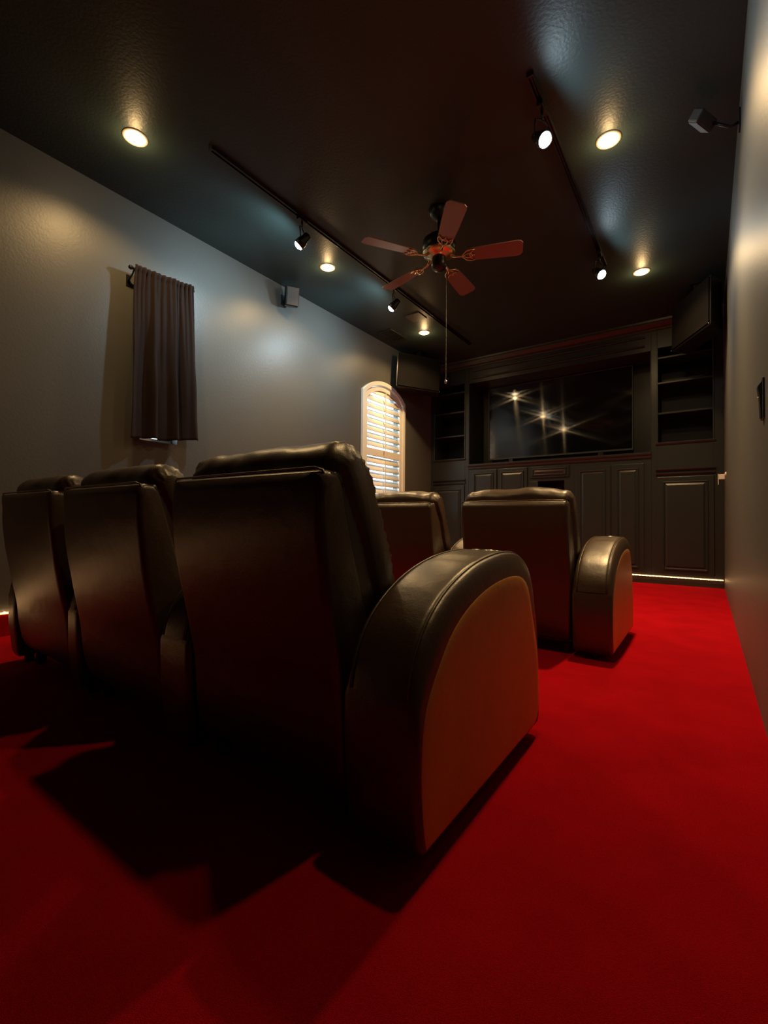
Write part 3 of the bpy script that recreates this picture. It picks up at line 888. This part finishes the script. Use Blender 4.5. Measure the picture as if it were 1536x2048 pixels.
def make_recliner(name, label, group, right_arm=0.19, left_arm=0.17, sw=0.58, seed=0, cup_r=False):
    """origin: floor, back of the armrests, centre of the seat"""
    t = thing(name, label, 'recliner', (0, 0, 0), 0, group)
    hw = sw / 2
    # back shell: slanting upholstered panel, slightly bellied near the floor
    outer = [(-0.062, 0.800), (-0.060, 0.70), (-0.040, 0.55), (-0.014, 0.40), (0.006, 0.30), (0.014, 0.20), (0.026, 0.12), (0.05, 0.07)]
    inner = [(0.14, 0.07), (0.145, 0.20), (0.150, 0.36), (0.085, 0.55), (0.035, 0.72), (0.012, 0.800), (-0.012, 0.812), (-0.045, 0.812)]
    prof = outer + inner
    prof = [tuple(p) for p in smooth_path(prof + [prof[0]], 60, 1)[:-1]]
    bm = bmesh.new()
    rounded_slab(bm, prof, -hw + .004, hw - .004, 0.022, 0.018, 5)
    for v in bm.verts:   # gentle sag and waves in the stretched cover
        w = noise.noise(Vector((v.co.x * 5 + seed * 3, v.co.z * 4, seed)))
        v.co.y += 0.010 * w * (1 if v.co.z < .75 else .2)
        v.co.x *= 1 - 0.035 * max(0, .4 - v.co.z) / .4
    sh = obj('back_shell', bm, L_, t, smooth=True)
    bm = bmesh.new()
    tube(bm, [(-hw + .01, -.035, .772), (-hw + .012, -.052, .806), (-hw + .03, -.057, .811), (hw - .03, -.057, .811), (hw - .012, -.052, .806), (hw - .01, -.035, .772)], 0.0034, 6)
    obj('piping', bm, M['piping'], sh, smooth=True)
    # side wings that close the space between shell and front pad
    wing = [(-0.045, 0.78), (-0.03, 0.60), (0.0, 0.42), (0.12, 0.34), (0.215, 0.46), (0.175, 0.60), (0.12, 0.745), (0.06, 0.815), (-0.01, 0.82)]
    for s in (-1, 1):
        bm = bmesh.new()
        xa, xb = (hw - .050, hw - .008) if s > 0 else (-hw + .008, -hw + .050)
        rounded_slab(bm, [tuple(p) for p in smooth_path(wing[::1] + [wing[0]], 48, 2)[:-1]], xa, xb, 0.014, 0.014, 4)
        obj('side_wing', bm, L_, t, smooth=True)
    # one long pad rolling over the top of the shell and down to the seat
    pad = [(-0.022, 0.812), (-0.014, 0.846), (0.022, 0.874), (0.068, 0.877), (0.104, 0.856), (0.132, 0.808), (0.158, 0.745), (0.188, 0.67), (0.222, 0.59), (0.250, 0.51), (0.256, 0.45), (0.225, 0.40), (0.17, 0.40), (0.12, 0.50), (0.06, 0.66), (0.00, 0.77)]
    bm = bmesh.new(); cushion(bm, pad[::-1], -hw - .004, hw + .004, 0.009, 40, seed, 0.012, 52)
    obj('back_cushion', bm, L_, t, smooth=True)
    # seat and front
    seatp = [(0.20, 0.27), (0.20, 0.41), (0.24, 0.435), (0.50, 0.440), (0.72, 0.425), (0.765, 0.39), (0.77, 0.33), (0.75, 0.27)]
    bm = bmesh.new(); cushion(bm, seatp[::-1], -hw + .004, hw - .004, 0.005, 30, seed + 8, 0.012)
    obj('seat_cushion', bm, L_, t, smooth=True)
    bm = boxes((-hw + .01, hw - .01, 0.745, 0.785, 0.07, 0.30))
    obj('footrest', bm, L_, t, bevel=0.015, seg=4)
    obj('base_frame', boxes((-hw + .02, hw - .02, 0.10, 0.745, 0.05, 0.26)), M['base_leather'], t, bevel=0.01)
    if right_arm: arm_parts(t, hw, hw + right_arm, 1, cup_r)
    if left_arm: arm_parts(t, -hw - left_arm, -hw, 0)
    for sx in (-1, 1):
        for y in (0.10, 0.70):
            xx = sx * (hw - .04)
            bm = bmesh.new(); lathe(bm, [(0.022, 0.0), (0.024, 0.05), (0.024, 0.055)], 14, mtx=Matrix.Translation((xx, y, 0)))
            obj('foot', bm, M['dark'], t)
    if right_arm:
        for y in (0.08, 0.70):
            bm = bmesh.new(); lathe(bm, [(0.020, 0.0), (0.022, 0.04)], 14, mtx=Matrix.Translation((hw + right_arm / 2, y, 0)))
            obj('foot', bm, M['dark'], t)
    if left_arm:
        for y in (0.08, 0.70):
            bm = bmesh.new(); lathe(bm, [(0.020, 0.0), (0.022, 0.04)], 14, mtx=Matrix.Translation((-hw - left_arm / 2, y, 0)))
            obj('foot', bm, M['dark'], t)
    return t

PITCH = 0.752
YR1, YR2 = 0.752, 2.470
g1, g2 = 'recliners in the rear row', 'recliners in the front row'
def place(t, x, y): t.location = (x, y, 0)
a1 = make_recliner('recliner', 'largest black leather recliner, nearest the camera, with a wide curved armrest', g1, 0.19, 0.164, seed=1, cup_r=True)
place(a1, -0.452 - 0.19 - 0.29, YR1)
a2 = make_recliner('recliner', 'black leather recliner in the middle of the rear row', g1, 0, 0.098, seed=5)
place(a2, a1.location.x - PITCH, YR1)
a3 = copy_tree(a2)
tag(a3, 'black leather recliner at the far left of the rear row, by the left wall')
place(a3, a2.location.x - 0.694, YR1)
b1 = make_recliner('recliner', 'black leather recliner at the right end of the front row, facing the television', g2, 0.19, 0.17, sw=0.60, seed=9, cup_r=True)
place(b1, -0.375 - 0.19 - 0.30, YR2)
b2 = make_recliner('recliner', 'black leather front row recliner standing before the arched shutter window', g2, 0, 0.17, sw=0.60, seed=13)
place(b2, b1.location.x - 0.79, YR2)
